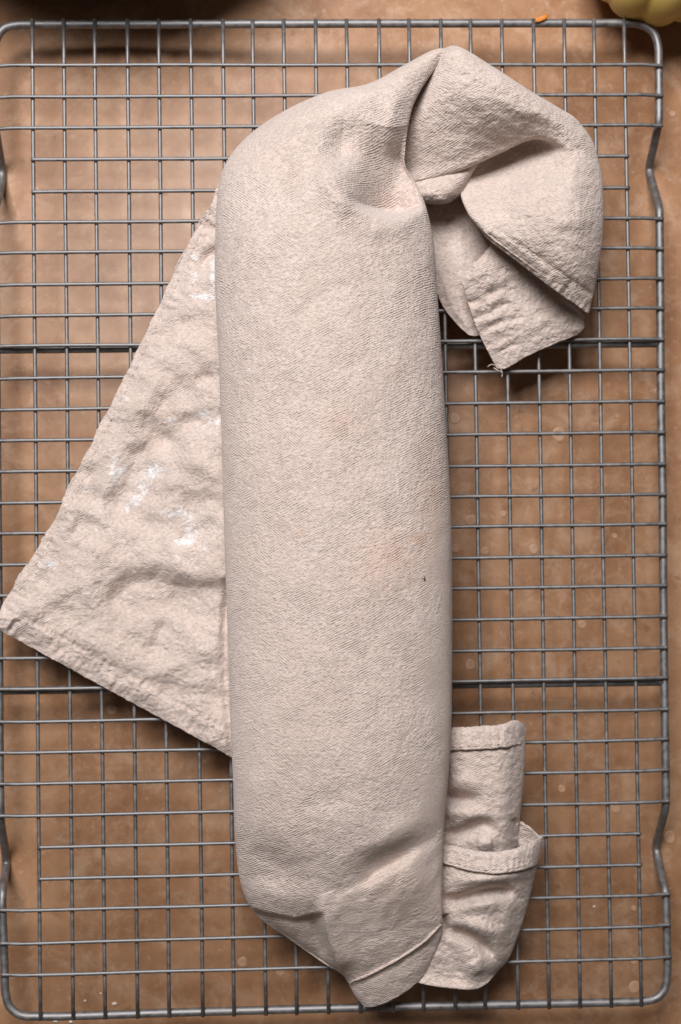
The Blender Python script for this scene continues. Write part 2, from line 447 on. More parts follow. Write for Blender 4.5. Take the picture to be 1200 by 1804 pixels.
# --- the roll: rows of (left x,y, right x,y, left z, right z, crown z, bow x, bow y)
rows = [(795, 84, 802, 87, 30, 30, 33, 0, 0), (762, 89, 780, 106, 30, 33, 40, 0, -4), (715, 113, 752, 142, 28, 36, 45, 0, -4), (650, 147, 730, 182, 27, 37, 48, 0, -4),
        (575, 163, 720, 220, 26, 37, 51, 0, -8), (500, 196, 715, 256, 26, 36, 54, 0, -8), (441, 236, 714, 290, 26, 33, 57, 0, -6), (405, 276, 734, 325, 27, 31, 59, 0, -4),
        (386, 322, 750, 362, 28, 30, 61, 0, 0), (380, 400, 764, 425, 29, 30, 63, 0, 0), (379, 500, 770, 505, 29, 30, 64, 0, 0), (385, 620, 778, 620, 30, 30, 65, 0, 0),
        (390, 760, 787, 760, 30, 30, 65, 0, 0), (394, 900, 795, 900, 30, 30, 65, 0, 0), (398, 1030, 797, 1030, 30, 30, 65, 0, 0), (403, 1160, 797, 1160, 30, 30, 64, 0, 0),
        (407, 1290, 795, 1290, 29, 30, 63, 0, 0), (411, 1390, 789, 1385, 27, 30, 61, 0, 0), (414, 1475, 783, 1455, 22, 29, 56, 0, 4), (425, 1560, 780, 1520, 15, 27, 47, 0, 6),
        (452, 1612, 779, 1570, 9, 25, 39, 0, 8), (512, 1656, 779, 1605, 6, 23, 31, 0, 10), (568, 1695, 779, 1625, 5, 20, 25, 4, 12), (604, 1718, 778, 1640, 4, 17, 19, 8, 16),
        (624, 1752, 768, 1668, 3, 12, 14, 12, 16), (638, 1770, 752, 1698, 2, 7, 9, 12, 18)]
NR, NP = 560, 250
rw = catmull(rows, NR)
phi = np.concatenate([np.linspace(0, np.pi, 200, endpoint=False), np.linspace(np.pi, 2 * np.pi, NP - 200, endpoint=False)])[None, :]
L, R_ = rw[:, 0:2][:, None, :], rw[:, 2:4][:, None, :]
w = (1 - np.cos(phi)) / 2
sn = np.sin(phi)
up = np.clip(sn, 0, 1) ** 0.95; dn = np.clip(-sn, 0, 1) ** 0.6
zb = rw[:, 4:5] * (1 - w) + rw[:, 5:6] * w
z = zb + (rw[:, 6:7] * 0.92 - zb) * up - (zb - 0.8) * dn
px = L[..., 0] * (1 - w) + R_[..., 0] * w + rw[:, 7:8] * np.abs(sn)
py = L[..., 1] * (1 - w) + R_[..., 1] * w + rw[:, 8:9] * np.abs(sn)
px = px + np.clip(-sn, 0, 1) * (0.5 - w) * 30
roll_folds = [
    # stuffed end at the top
    ([(555, 258), (600, 262), (650, 272)], -7.0, (40, 26), 0.6),
    ([(652, 398), (692, 402), (742, 386)], 1.2, 16, 0.2),
    ([(585, 320), (606, 345)], 4.5, 30, 0.0),
    ([(500, 215), (600, 190), (700, 140)], 1.5, 26, 0.3),
    ([(705, 140), (690, 210), (690, 290)], 2.5, 18, 0.3),
    ([(560, 420), (660, 430), (740, 470)], -0.7, 26, 0.4),
    ([(440, 330), (430, 420), (440, 520)], 0.8, 26, 0.4),
    ([(735, 430), (752, 450), (757, 480)], 0.9, 9, 0.3),
    # lower end
    ([(784, 1462), (740, 1486), (700, 1512), (668, 1530), (640, 1552), (600, 1566)], -7.0, (13, 30), 0.45),
    ([(770, 1438), (700, 1474), (630, 1510)], 3.2, 26, 0.4),
    ([(762, 1525), (715, 1565), (660, 1615)], 3.0, 36, 0.4),
    ([(455, 1598), (500, 1612), (545, 1614), (574, 1600)], -2.0, (22, 12), 0.4),
    ([(415, 1488), (480, 1528), (560, 1590)], -5.0, (34, 66), 0.5),
    ([(440, 1560), (490, 1575), (540, 1590)], 1.0, 14, 0.4),
    ([(560, 1570), (572, 1630), (590, 1690), (606, 1718)], 4.2, (26, 9), 0.25),
    ([(548, 1605), (560, 1650), (578, 1695)], -3.6, 10, 0.3),
    ([(600, 1740), (650, 1718), (700, 1692), (745, 1662), (778, 1628)], 0.55, 3.2, 0.02),
    ([(604, 1745), (654, 1724), (704, 1698), (749, 1668), (780, 1636)], -0.5, 4.0, 0.02),
    ([(640, 1380), (560, 1420), (470, 1430)], -0.7, 20, 0.4),
    ([(500, 1330), (440, 1400), (425, 1450)], 0.7, 18, 0.4),
    ([(560, 870), (640, 880), (720, 840)], 0.35, 30, 0.4),
]
topw = np.clip(sn * 3, 0, 1)
ybound = 388 - ((px - 692) / 60) ** 2 * 14
south = np.clip((ybound - py) / 20, 0, 1); south = south * south * (3 - 2 * south)
run = np.clip(1 - (ybound - py) / 165, 0, 1) ** 0.9
pit = -25.0 * np.exp(-np.where(px < 690, ((690 - px) / 58) ** 2.4, ((px - 690) / 40) ** 2.0)) * run * south
z = z + topw * (0.5 * perlin((px + py) / 26, (py - px) / 34, 19) * np.clip((py - 1430) / 80, 0, 1) + pit + folds(px, py, roll_folds) + 0.55 * perlin(px / 75, py / 110, 6) + 0.28 * perlin(px / 34, py / 42, 8))
# lower layer showing left of the hanging fold
ss = lambda t: np.clip(t, 0, 1) ** 2 * (3 - 2 * np.clip(t, 0, 1))
fold_x = np.interp(py, [1590, 1604, 1640, 1680, 1720], [566, 572, 577, 589, 607])
crease_y = np.interp(px, [420, 470, 520, 575], [1590, 1604, 1614, 1602])
z = np.where(topw > 0, np.maximum(z - topw * 6.0 * ss((fold_x - px) / 9) * ss((py - crease_y) / 12), np.minimum(z, 1.5)), z)
def roll_stain(x, y):
    s = 0.5 * np.exp(-((x - 595) / 38) ** 2 - ((y - 745) / 24) ** 2) + 0.6 * np.exp(-((x - 690) / 60) ** 2 - ((y - 985) / 60) ** 2)
    s += 0.55 * np.exp(-((x - 762) / 26) ** 2 - ((y - 880) / 95) ** 2) + 0.3 * np.exp(-((x - 720) / 70) ** 2 - ((y - 1580) / 50) ** 2)
    s += 1.4 * np.exp(-((x - 533) / 5) ** 2 - ((y - 935) / 4) ** 2) + 0.9 * np.exp(-((x - 740) / 14) ** 2 - ((y - 950) / 10) ** 2)
    s += 0.5 * np.exp(-((x - 700) / 12) ** 2 - ((y - 655) / 18) ** 2)
    return s * (0.75 + 0.6 * perlin(x / 20, y / 20, 12))
roll = finish("rolled_body", np.stack([px, py, z], -1), m_cloth, wrap=True, stain=roll_stain, noise_amp=(0.07, 0.06), flip=True)

# --- loose corner spread to the left, dusted with flour
frows = [((386, 322), (450, 322)), ((372, 358), (455, 370)), ((340, 412), (460, 440)), ((294, 508), (462, 545)), ((240, 620), (464, 690)), ((184, 735), (466, 820)), ((130, 842), (468, 940)),
         ((84, 936), (470, 1060)), ((40, 1006), (470, 1160)), ((7, 1062), (470, 1245)), ((0, 1086), (470, 1310)), ((3, 1112), (470, 1368))]
fw = catmull([a + b for a, b in frows], 380)
nc = 300
t = np.linspace(0, 1, nc)[None, :]
px = fw[:, 0:1] * (1 - t) + fw[:, 2:3] * t
py = fw[:, 1:2] * (1 - t) + fw[:, 3:4] * t
py = py + (1.6 * perlin(px / 14, px * 0, 35) + 1.0 * perlin(px / 6, px * 0, 36)) * np.linspace(0, 1, 380)[:, None] ** 30
px = px + 3.0 * perlin(py / 30, px * 0, 3) * (1 - t) ** 6 + 1.2 * perlin(py / 9, px * 0, 5) * (1 - t) ** 6
edge_low, _, _ = poly_dist(px, py, [(-10, 1108), (95, 1163), (200, 1222), (300, 1278), (420, 1342), (480, 1372)])
edge_left, _, _ = poly_dist(px, py, [(378, 350), (294, 508), (184, 735), (84, 936), (5, 1064)])
emin = np.minimum(edge_low, edge_left)
z = 2.6 + 7.0 * (1 - np.exp(-emin / 60)) + 4.0 * np.exp(-((px - 400) / 60) ** 2)
flap_folds = [
    ([(330, 762), (290, 785), (250, 805), (228, 850), (205, 905), (180, 925)], -4.4, (44, 17), 0.25),
    ([(152, 900), (126, 955)], -2.4, (22, 8), 0.3), ([(128, 822), (165, 845)], -2.4, 10, 0.2),
    ([(420, 1030), (370, 1042), (330, 1040), (285, 1028), (235, 1036), (190, 1066), (160, 1085)], -4.6, (48, 16), 0.3),
    ([(400, 1005), (330, 1010), (270, 1002)], 2.4, 20, 0.4),
    ([(308, 1086), (288, 1110), (276, 1140), (262, 1178)], -2.8, (36, 12), 0.35),
    ([(335, 1100), (320, 1150), (330, 1200)], 1.8, 22, 0.4),
    ([(158, 1035), (110, 1070), (55, 1104)], -1.8, (28, 10), 0.3),
    ([(318, 640), (300, 700), (262, 742), (240, 768)], -2.6, (36, 15), 0.35), ([(285, 640), (255, 700), (215, 770)], 2.6, 18, 0.4),
    ([(385, 735), (345, 742), (300, 770)], -1.6, 10, 0.4), ([(290, 735), (330, 720), (385, 715)], 1.2, 12, 0.4),
    ([(395, 875), (350, 890), (320, 905)], -2.0, 16, 0.3), ([(395, 925), (345, 940), (300, 965)], -1.8, 12, 0.4),
    ([(360, 945), (320, 975), (280, 1000)], 1.6, 12, 0.4), ([(390, 805), (320, 815), (270, 850)], 2.6, 22, 0.4),
    ([(390, 440), (368, 450), (345, 500)], -3.5, 11, 0.3), ([(392, 390), (360, 420), (330, 440)], -2.0, 8, 0.3), ([(360, 465), (330, 490)], 1.5, 10, 0.3),
    ([(310, 560), (285, 600), (262, 625)], -1.5, 9, 0.3), ([(380, 660), (340, 675)], -1.4, 8, 0.3), ([(385, 600), (330, 620), (290, 650)], 1.3, 14, 0.4),
    ([(75, 985), (120, 1010), (170, 1000)], -1.2, 14, 0.4), ([(60, 1020), (100, 1040)], -1.2, 9, 0.3),
    ([(390, 1110), (380, 1200), (390, 1300)], -2.2, 14, 0.3), ([(350, 1200), (300, 1215), (240, 1180)], -1.2, 14, 0.4),
    ([(405, 1000), (398, 1150), (408, 1320)], -3.0, 7, 0.2),
]
z = z + 1.5 * folds(px, py, [(a[0], a[1], tuple(1.45 * q for q in a[2]) if isinstance(a[2], tuple) else 1.45 * a[2]) + tuple(a[3:]) for a in flap_folds]) * (1 - np.exp(-emin / 30))
# puckered hems: short ripples at right angles to the edge and a stitched groove
rip = perlin((px * 0.88 + py * 0.47) / 9, (py * .88 - px * .47) / 26, 21)
hemz = np.exp(-((edge_low - 20) / 22) ** 2)
z = z + 1.25 * rip * (0.6 + 1.2 * perlin(px / 60, py / 60, 33)) * hemz + 0.55 * np.exp(-((edge_low - 14) / 12) ** 2) - 0.8 * np.exp(-((edge_low - 42) / 5) ** 2) * (0.7 + 0.9 * perlin((px * .88 + py * .47) / 7, px * 0, 22))
rip2 = perlin((px * 0.45 + py * -0.89) / 9, (py * .45 + px * .89) / 26, 25)
z = z + 0.9 * rip2 * np.exp(-((edge_left - 16) / 18) ** 2)
z = z + 2.2 * perlin((px + .5 * py) / 70, (py - .4 * px) / 46, 13) + 0.9 * perlin(px / 42, py / 34, 14) + 0.34 * perlin(px / 20, py / 17, 15) + 0.2 * perlin(px / 13, py / 8, 16)
z = np.maximum(z, 0.9 + 0.3 * perlin(px / 15, py / 15, 31))
FL = [(206, 828, 12, 22, 1.5), (258, 850, 10, 20, 1.2), (240, 880, 9, 18, 1.5), (276, 828, 14, 10, 1.2), (150, 858, 8, 8, 1.0), (306, 905, 16, 6, 1.3), (330, 900, 22, 12, .6), (376, 490, 7, 34, 1.5),
      (362, 522, 22, 6, 1.4), (342, 488, 6, 8, 1.4), (345, 455, 8, 7, 1.1), (338, 522, 6, 5, 1.2), (376, 742, 10, 5, 1.5), (356, 728, 14, 8, .8), (300, 740, 12, 5, .9), (335, 945, 12, 16, 1.1), (220, 700, 6, 8, 1.2),
      (85, 995, 16, 10, .9), (360, 760, 26, 14, .5), (250, 830, 60, 50, .18), (350, 930, 45, 60, .32), (100, 1000, 60, 30, .15), (330, 700, 60, 40, .25), (318, 960, 12, 12, .8), (60, 1105, 8, 5, .6)]
def flap_flour(x, y):
    s = np.zeros(x.shape)
    for cx, cy, a, b, k in FL:
        c_, s_ = math.cos(-0.9), math.sin(-0.9)
        u, v_ = x - cx, y - cy
        if (cx, cy) in ((258, 850), (240, 880)):
            u, v_ = u * c_ + v_ * s_, -u * s_ + v_ * c_
            a, b = 24, 9
        s += k * np.exp(-(u / a) ** 2 - (v_ / b) ** 2)
    return np.clip(s + 0.06, 0, 1.05) * (0.85 + 0.5 * perlin(x / 9, y / 9, 77))
flap = finish("spread_corner", np.stack([px, py, z], -1), m_crepe, thick=0.0009, flour=flap_flour, noise_amp=(0.14, 0.12), flip=True)
FLAP_S = (px, py, ZT * 1000 + z)

# --- folded end at the upper right: one sheet arching over and tucked down, open towards the roll
ear = [
    [(775, 105, 4), (808, 100, 4), (868, 134, 4), (934, 178, 3), (984, 205, 3), (1004, 222, 3), (1010, 230, 2)],
    [(765, 100, 26), (803, 82, 38), (870, 119, 38), (936, 161, 35), (985, 190, 27), (1012, 208, 22), (1002, 226, 3)],
    [(728, 168, 26), (796, 138, 43), (868, 162, 44), (938, 192, 41), (994, 216, 33), (1034, 232, 21), (1022, 244, 3)],
    [(700, 232, 25), (786, 205, 36), (866, 212, 37), (940, 220, 35), (998, 232, 33), (1044, 250, 21), (1032, 258, 3)],
    [(700, 300, 19), (790, 278, 26), (868, 256, 26), (940, 236, 31), (1000, 246, 32), (1050, 268, 21), (1038, 272, 3)],
    [(705, 328, 19), (800, 304, 22), (872, 274, 21), (941, 245, 27), (1002, 258, 31), (1054, 284, 21), (1042, 286, 3)],
    [(800, 300, 5), (820, 296, 12), (874, 272, 9), (942, 250, 15), (1006, 274, 31), (1058, 302, 21), (1046, 302, 3)],
    [(826, 330, 4), (813, 338, 17), (876, 310, 13), (946, 290, 21), (1010, 306, 33), (1061, 335, 21), (1049, 335, 3)],
    [(838, 372, 5), (826, 376, 24), (884, 366, 27), (952, 350, 37), (1018, 362, 37), (1062, 390, 21), (1050, 390, 3)],
    [(850, 396, 10), (842, 398, 26), (896, 410, 31), (958, 412, 37), (1018, 425, 35), (1058, 445, 20), (1046, 440, 3)],
    [(858, 408, 14), (851, 410, 25), (908, 440, 29), (962, 462, 32), (1014, 480, 30), (1049, 497, 17), (1040, 490, 3)],
    [(866, 418, 16), (858, 420, 24), (922, 469, 24), (970, 506, 25), (1010, 534, 20), (1037, 552, 13), (1032, 545, 3)],
]
P = patch(ear, 300, 240)
px, py, z = P[..., 0], P[..., 1], P[..., 2].copy()
v_ = np.linspace(0, 11, 300)[:, None] + 0 * px
ear_folds = [
    ([(860, 425), (930, 478), (1000, 528), (1036, 556)], 0.5, 14, 0.0),
    ([(868, 398), (938, 446), (1006, 494), (1046, 520)], -0.7, 5, 0.05),
    ([(1000, 350), (960, 365), (930, 350)], -1.2, 14, 0.4), ([(1040, 330), (990, 320), (950, 335)], 1.0, 16, 0.4),
    ([(1055, 395), (1010, 390), (965, 400)], 1.0, 12, 0.4), ([(1015, 560), (1000, 520), (1010, 480)], -1.0, 8, 0.3),
    ([(770, 200), (800, 230), (830, 210)], -1.0, 14, 0.4), ([(820, 160), (850, 190), (870, 230)], 0.9, 14, 0.4), ([(760, 250), (790, 270), (840, 250)], 0.8, 14, 0.4),
    ([(880, 150), (930, 190), (960, 215)], -0.7, 14, 0.4), ([(930, 500), (940, 470)], -0.8, 6, 0.2), ([(985, 535), (1000, 500)], -0.8, 6, 0.2), ([(955, 515), (968, 485)], 0.6, 6, 0.2),
    ([(1000, 240), (1035, 265), (1050, 290)], 0.8, 8, 0.3),
]
inner = np.clip(np.linspace(0, 6, 240)[None, :] - 0.5, 0, 1) * np.clip(6 - np.linspace(0, 6, 240)[None, :], 0, 1)
z = z + inner * (folds(px, py, ear_folds) + 0.42 * perlin(px / 26, py / 22, 41) + 0.14 * perlin(px / 13, py / 11, 42))
hd, _, _ = poly_dist(px, py, [(858, 420), (922, 469), (970, 506), (1010, 534), (1037, 552)])
z = z + inner * np.where(v_ > 8, 0.5 * perlin((px * .8 + py * .6) / 8, (py * .8 - px * .6) / 22, 43) * np.exp(-(hd / 26) ** 2), 0)
P = np.stack([px, py, z], -1)
ear_o = finish("folded_end", P, m_crepe, thick=0.0011, noise_amp=(0.12, 0.10), flip=True)

# pouch bulging out under the fold
P = patch([[(705, 316, 18), (760, 308, 21), (805, 296, 20), (846, 276, 15)], [(712, 332, 19), (768, 328, 23), (806, 315, 22), (840, 292, 16)], [(722, 348, 18), (776, 344, 23), (808, 331, 21), (832, 306, 15)],
           [(732, 357, 13), (782, 359, 17), (810, 344, 15), (826, 322, 10)], [(738, 357, 3), (784, 355, 3), (806, 342, 3), (820, 324, 3)]], 70, 90)
P[..., 2] += 0.5 * perlin(P[..., 0] / 18, P[..., 1] / 14, 51)
finish("tucked_pouch", P, m_crepe, thick=0.001, flip=True)

# shaded inner layer seen through the opening
P = patch([[(735, 330, 2.2), (790, 335, 2.6), (835, 335, 2.0), (880, 370, 1.3)], [(742, 420, 1.5), (800, 408, 1.8), (845, 405, 1.5), (890, 420, 1.1)], [(758, 478, 2.2), (800, 480, 3.5), (828, 470, 3.5), (890, 455, 2.6)],
           [(778, 535, 1.8), (806, 535, 3.0), (834, 525, 3.5), (870, 500, 2.6)], [(806, 572, 1.1), (824, 574, 1.8), (842, 572, 1.8), (870, 560, 1.8)], [(826, 590, 1), (836, 592, 1), (846, 590, 1), (866, 585, 1)]], 120, 80)
P[..., 2] += 0.5 * perlin(P[..., 0] / 24, P[..., 1] / 20, 53) + folds(P[..., 0], P[..., 1], [([(805, 420), (812, 470), (835, 520)], 1.5, 14, 0.3), ([(775, 480), (800, 540), (830, 586)], 0.8, 6, 0.1)])
P[..., 2] = np.maximum(P[..., 2], 0.8)
finish("inner_layer", P, m_crepe, thick=0.001, flip=True)

# square corner poking out below
P = patch([[(813, 486, 12), (842, 458, 16), (880, 428, 15), (950, 460, 10), (1018, 530, 8)], [(815, 500, 14), (850, 478, 17), (892, 462, 15), (955, 490, 9), (1024, 548, 8)], [(824, 530, 11), (862, 512, 14), (902, 500, 12), (964, 515, 8), (1028, 562, 6)],
           [(836, 567, 9), (873, 550, 11), (912, 541, 10), (970, 546, 8), (1030, 571, 5)], [(853, 606, 6), (887, 594, 8), (922, 584, 8), (976, 578, 7), (1028, 580, 4)], [(876, 650, 2.5), (894, 648, 3.5), (932, 626, 4), (984, 603, 4), (1018, 590, 2.5)]], 170, 190)
px, py, z = P[..., 0], P[..., 1], P[..., 2].copy()
cf = [([(818, 540), (850, 524), (890, 505)], -1.9, 6, 0.2), ([(828, 566), (865, 548), (905, 530)], -1.8, 6, 0.25), ([(838, 590), (876, 570), (930, 556)], -1.6, 6, 0.25), ([(850, 614), (890, 592), (930, 580)], -1.6, 6, 0.25),
      ([(860, 634), (895, 612), (925, 600)], -1.0, 5, 0.25), ([(822, 553), (858, 536), (896, 518)], 1.3, 6, 0.2), ([(833, 579), (870, 560), (910, 544)], 1.2, 6, 0.2), ([(845, 603), (882, 582), (920, 570)], 1.0, 6, 0.2),
      ([(900, 500), (880, 490), (850, 505)], 1.5, 12, 0.3), ([(990, 550), (950, 570), (900, 590)], 0.8, 12, 0.3)]
z = z + 0.62 * folds(px, py, cf) * (0.7 + 0.9 * perlin(px / 25, py / 25, 57)) + 0.45 * perlin(px / 20, py / 16, 55)
z = np.maximum(z, 0.9)
P = np.stack([px, py, z], -1)
corner_o = finish("hem_corner", P, m_crepe, thick=0.0013, flip=True, noise_amp=(0.14, 0.12))

# --- lower right: two turned cuffs
cuff_ctrl = [
    [(765, 1288, 15), (800, 1283, 20), (840, 1280, 23), (882, 1277, 23), (908, 1272, 19), (925, 1275, 11), (918, 1282, 2)],
    [(765, 1330, 15), (800, 1324, 21), (842, 1321, 25), (884, 1318, 25), (910, 1312, 20), (926, 1311, 11), (916, 1313, 2)],
    [(762, 1370, 14), (800, 1362, 20), (842, 1360, 25), (884, 1360, 25), (908, 1360, 19), (924, 1360, 10), (914, 1360, 2)],
    [(760, 1415, 12), (798, 1412, 18), (840, 1412, 24), (880, 1412, 25), (904, 1412, 19), (919, 1412, 10), (909, 1412, 2)],
    [(760, 1460, 11), (798, 1460, 17), (840, 1462, 22), (878, 1462, 23), (900, 1462, 18), (914, 1460, 10), (904, 1460, 2)],
    [(760, 1515, 8), (798, 1520, 12), (840, 1525, 15), (876, 1522, 15), (896, 1518, 13), (908, 1510, 8), (900, 1510, 2)]]
cuff_f = [([(770, 1402), (800, 1405), (845, 1412)], -4.0, 11, 0.25), ([(785, 1380), (820, 1378), (860, 1385)], 1.2, 14, 0.4), ([(775, 1430), (810, 1432), (850, 1440)], 2.2, 13, 0.3),
          ([(775, 1468), (810, 1466), (850, 1452), (880, 1470)], -3.6, (10, 13), 0.3), ([(905, 1440), (912, 1480)], -2.0, 6, 0.2), ([(840, 1490), (870, 1485)], 1.5, 12, 0.2),
          ([(784, 1340), (790, 1400)], -1.5, 7, 0.3)]
P = patch(cuff_ctrl, 170, 130)
px, py, z = P[..., 0], P[..., 1], P[..., 2].copy()
inn = np.clip(6 - np.linspace(0, 6, 130), 0, 1)[None, :]
z = z + inn * (1.7 * folds(px, py, cuff_f) + 0.4 * perlin(px / 18, py / 15, 61) + 0.16 * perlin(px / 9, py / 8, 62))
cuff = finish("upper_cuff", np.stack([px, py, z], -1), m_crepe, thick=0.001, flip=True, noise_amp=(0.12, 0.12))

def strip(name, top, bot, lift, parent, nr=40, nc=150, seed=70):
    """hem: a doubled band standing proud of the cloth below it"""
    a, b = catmull(np.array(top, float), nc), catmull(np.array(bot, float), nc)
    u = np.linspace(0, 1, nr)[:, None, None]
    P = a[None] * (1 - u) + b[None] * u
    uu = u[..., 0]
    px, py = P[..., 0], P[..., 1]
    edge = np.clip(np.minimum(uu, (1 - uu) * 2.5 + 0.10) / 0.22, 0, 1)
    P[..., 2] += lift * np.sqrt(edge) + 0.55 * perlin(px / 9, py / 24, seed) * edge + 0.3 * perlin(px / 5, py / 9, seed + 1) * edge
    P[..., 1] += (1.2 * perlin(px / 16, px * 0, seed + 2) + .8 * perlin(px / 6, px * 0, seed + 3)) * np.where(uu < 0.5, 1 - 2 * uu, 2 * uu - 1)
    o = finish(name, P, m_crepe, thick=0.0011, flip=True, parent=parent, noise_amp=(0.12, 0.12))
    return o
strip("hem", [(764, 1288, 15), (800, 1282, 20.5), (840, 1279, 24), (882, 1276, 24), (900, 1269, 21), (916, 1271, 16), (927, 1282, 9)],
      [(764, 1330, 15.5), (800, 1323, 21), (842, 1321, 25), (884, 1318, 25), (904, 1314, 21.5), (916, 1312, 16), (926, 1309, 9)], 2.2, cuff)

P = patch([[(900, 1446, 4), (916, 1449, 9), (935, 1461, 11), (957, 1484, 11)], [(896, 1470, 3), (912, 1475, 6), (932, 1480, 8), (952, 1492, 9)], [(890, 1505, 3), (908, 1505, 5), (930, 1502, 7), (948, 1500, 8)]], 50, 60)
P[..., 2] += 0.5 * perlin(P[..., 0] / 12, P[..., 1] / 10, 77)
finish("cuff_lining", P, m_crepe, thick=0.0009, flip=True)

bag_ctrl = [
    [(765, 1486, 16), (812, 1494, 22), (852, 1502, 26), (902, 1498, 25), (938, 1484, 18), (957, 1474, 11), (950, 1480, 2)],
    [(765, 1518, 17), (812, 1532, 24), (862, 1541, 28), (904, 1538, 27), (932, 1531, 20), (946, 1527, 11), (938, 1526, 2)],
    [(762, 1556, 16), (808, 1562, 22), (858, 1562, 25), (898, 1560, 23), (924, 1558, 17), (939, 1558, 9), (930, 1556, 2)],
    [(762, 1596, 15), (806, 1596, 20), (854, 1596, 24), (892, 1596, 21), (914, 1598, 15), (929, 1598, 7), (920, 1596, 2)],
    [(760, 1636, 14), (804, 1638, 18), (848, 1640, 21), (882, 1642, 18), (902, 1644, 12), (914, 1646, 6), (906, 1642, 1.5)],
    [(752, 1676, 11), (796, 1684, 14), (840, 1690, 16), (868, 1690, 13), (886, 1690, 9), (896, 1690, 4), (889, 1686, 1.5)],
    [(720, 1708, 5), (780, 1719, 9), (826, 1726, 11), (850, 1724, 8), (866, 1718, 5), (876, 1712, 2.5), (870, 1710, 1.2)],
    [(694, 1720, 3), (758, 1736, 8), (814, 1743, 11), (836, 1743, 9), (850, 1738, 7), (862, 1729, 4), (858, 1727, 2)],
    [(696, 1716, 1), (760, 1731, 3), (814, 1738, 5), (834, 1738, 4), (847, 1734, 1), (858, 1726, 1), (855, 1725, 1)]]
bag_f = [([(775, 1582), (810, 1582), (850, 1570), (885, 1566), (912, 1578)], -4.6, (8, 13), 0.25), ([(785, 1600), (840, 1594), (890, 1590)], 1.6, 12, 0.4), ([(790, 1552), (840, 1552), (900, 1550)], 1.2, 10, 0.4),
         ([(782, 1638), (815, 1645), (850, 1664), (876, 1694)], -4.0, (9, 12), 0.3), ([(800, 1620), (850, 1635), (895, 1650)], 1.4, 12, 0.4), ([(780, 1645), (800, 1690), (812, 1735)], -1.0, 12, 0.3),
         ([(780, 1610), (786, 1640)], -2.5, 9, 0.1), ([(830, 1690), (845, 1720)], 1.5, 14, 0.3), ([(905, 1560), (890, 1630), (868, 1690)], 0.3, 10, 0.3)]
P = patch(bag_ctrl, 210, 140)
px, py, z = P[..., 0], P[..., 1], P[..., 2].copy()
inn = np.clip(6 - np.linspace(0, 6, 140), 0, 1)[None, :] * np.clip((8 - np.linspace(0, 8, 210)) / 1.5, 0, 1)[:, None]
z = z + inn * (1.9 * folds(px, py, bag_f) + 0.3 * perlin(px / 18, py / 15, 65) + 0.16 * perlin(px / 9, py / 8, 66))
z = np.maximum(z, 0.8)
bag = finish("lower_cuff", np.stack([px, py, z], -1), m_crepe, thick=0.001, flip=True, noise_amp=(0.12, 0.12))
strip("hem", [(765, 1484, 16.5), (812, 1492, 22.5), (852, 1500, 26.5), (902, 1496, 25.5), (938, 1482, 18.5), (952, 1476, 13), (958, 1482, 8)],
      [(765, 1516, 17), (812, 1531, 24), (862, 1540, 28), (904, 1537, 27), (932, 1530, 20.5), (943, 1527, 14), (950, 1520, 8)], 2.4, bag, seed=80)

def surf_z(x, y, S):
    px, py, z = S
    d = (px - x) ** 2 + (py - y) ** 2 - z * 0.02
    i = np.unravel_index(np.argmin(d), d.shape)
    return z[i]

# seam cord along the hem at the roll's lower end
ROLL_S = (SURF[0][0][:, :200], SURF[0][1][:, :200], SURF[0][2][:, :200])
sp = catmull([(617, 1731), (652, 1716), (700, 1690), (745, 1660), (777, 1629)], 60)
path = np.array([at(x, y, (surf_z(x, y, ROLL_S) + 0.15) / 1000) for x, y in sp])
path[:, 2] = np.convolve(np.pad(path[:, 2], 3, mode='edge'), np.ones(7) / 7, 'valid')
v, f = tube(path, 0.00055 - 0.0003 * np.abs(np.linspace(-1, 1, 60)) ** 6, 8)
mesh_obj("seam", local(v, towel), f, m_cloth, roll)
EAR_S = SURF[2]
sp = catmull([(852, 404), (866, 418), (890, 436), (925, 462), (962, 490)], 40)
path = np.array([at(x, y, (surf_z(x, y, EAR_S) + 0.1) / 1000) for x, y in sp])
path[:, 2] = np.convolve(np.pad(path[:, 2], 3, mode='edge'), np.ones(7) / 7, 'valid')
v, f = tube(path, np.linspace(0.0006, 0.0001, 40), 8)
mesh_obj("seam", local(v, towel), f, m_cloth, ear_o)

# stitching along the hems: short dashes of thread, half sunk in the cloth
def stitching(pts, S, parent, pitch=13.0, dash=8.0, z_off=0.1):
    p = catmull(np.array(pts, float), 300)
    L = np.concatenate([[0], np.cumsum(np.hypot(*np.diff(p, axis=0).T))])
    parts = []
    for k in range(int(L[-1] / pitch)):
        q = np.linspace(k * pitch, k * pitch + dash * rng.uniform(0.8, 1.15), 5)
        x = np.interp(q, L, p[:, 0]) + rng.normal(0, 0.5); y = np.interp(q, L, p[:, 1]) + rng.normal(0, 0.5)
        z = np.array([surf_z(a, b, S) for a, b in zip(x, y)]) + z_off + np.array([-0.35, 0.05, 0.15, 0.05, -0.35])
        parts.append(tube(at(x, y, z / 1000), 0.00026, 6))
    v, f = merge(parts)
    o = mesh_obj("stitching", local(v, towel), f, m_cloth, parent)
    o["kind"] = "stuff"
stitching([(20, 1082), (95, 1126), (200, 1184), (300, 1240), (398, 1292)], SURF[1], flap, z_off=0.0)
stitching([(372, 372), (306, 510), (198, 735), (98, 936), (22, 1056)], SURF[1], flap, z_off=0.0)
stitching([(796, 1315), (842, 1313), (884, 1310), (912, 1305)], SURF[7], cuff)
stitching([(790, 1517), (850, 1531), (902, 1529), (936, 1520)], SURF[10], bag)
stitching([(905, 424), (950, 457), (1000, 492), (1034, 514)], SURF[2], ear_o, z_off=0.0)

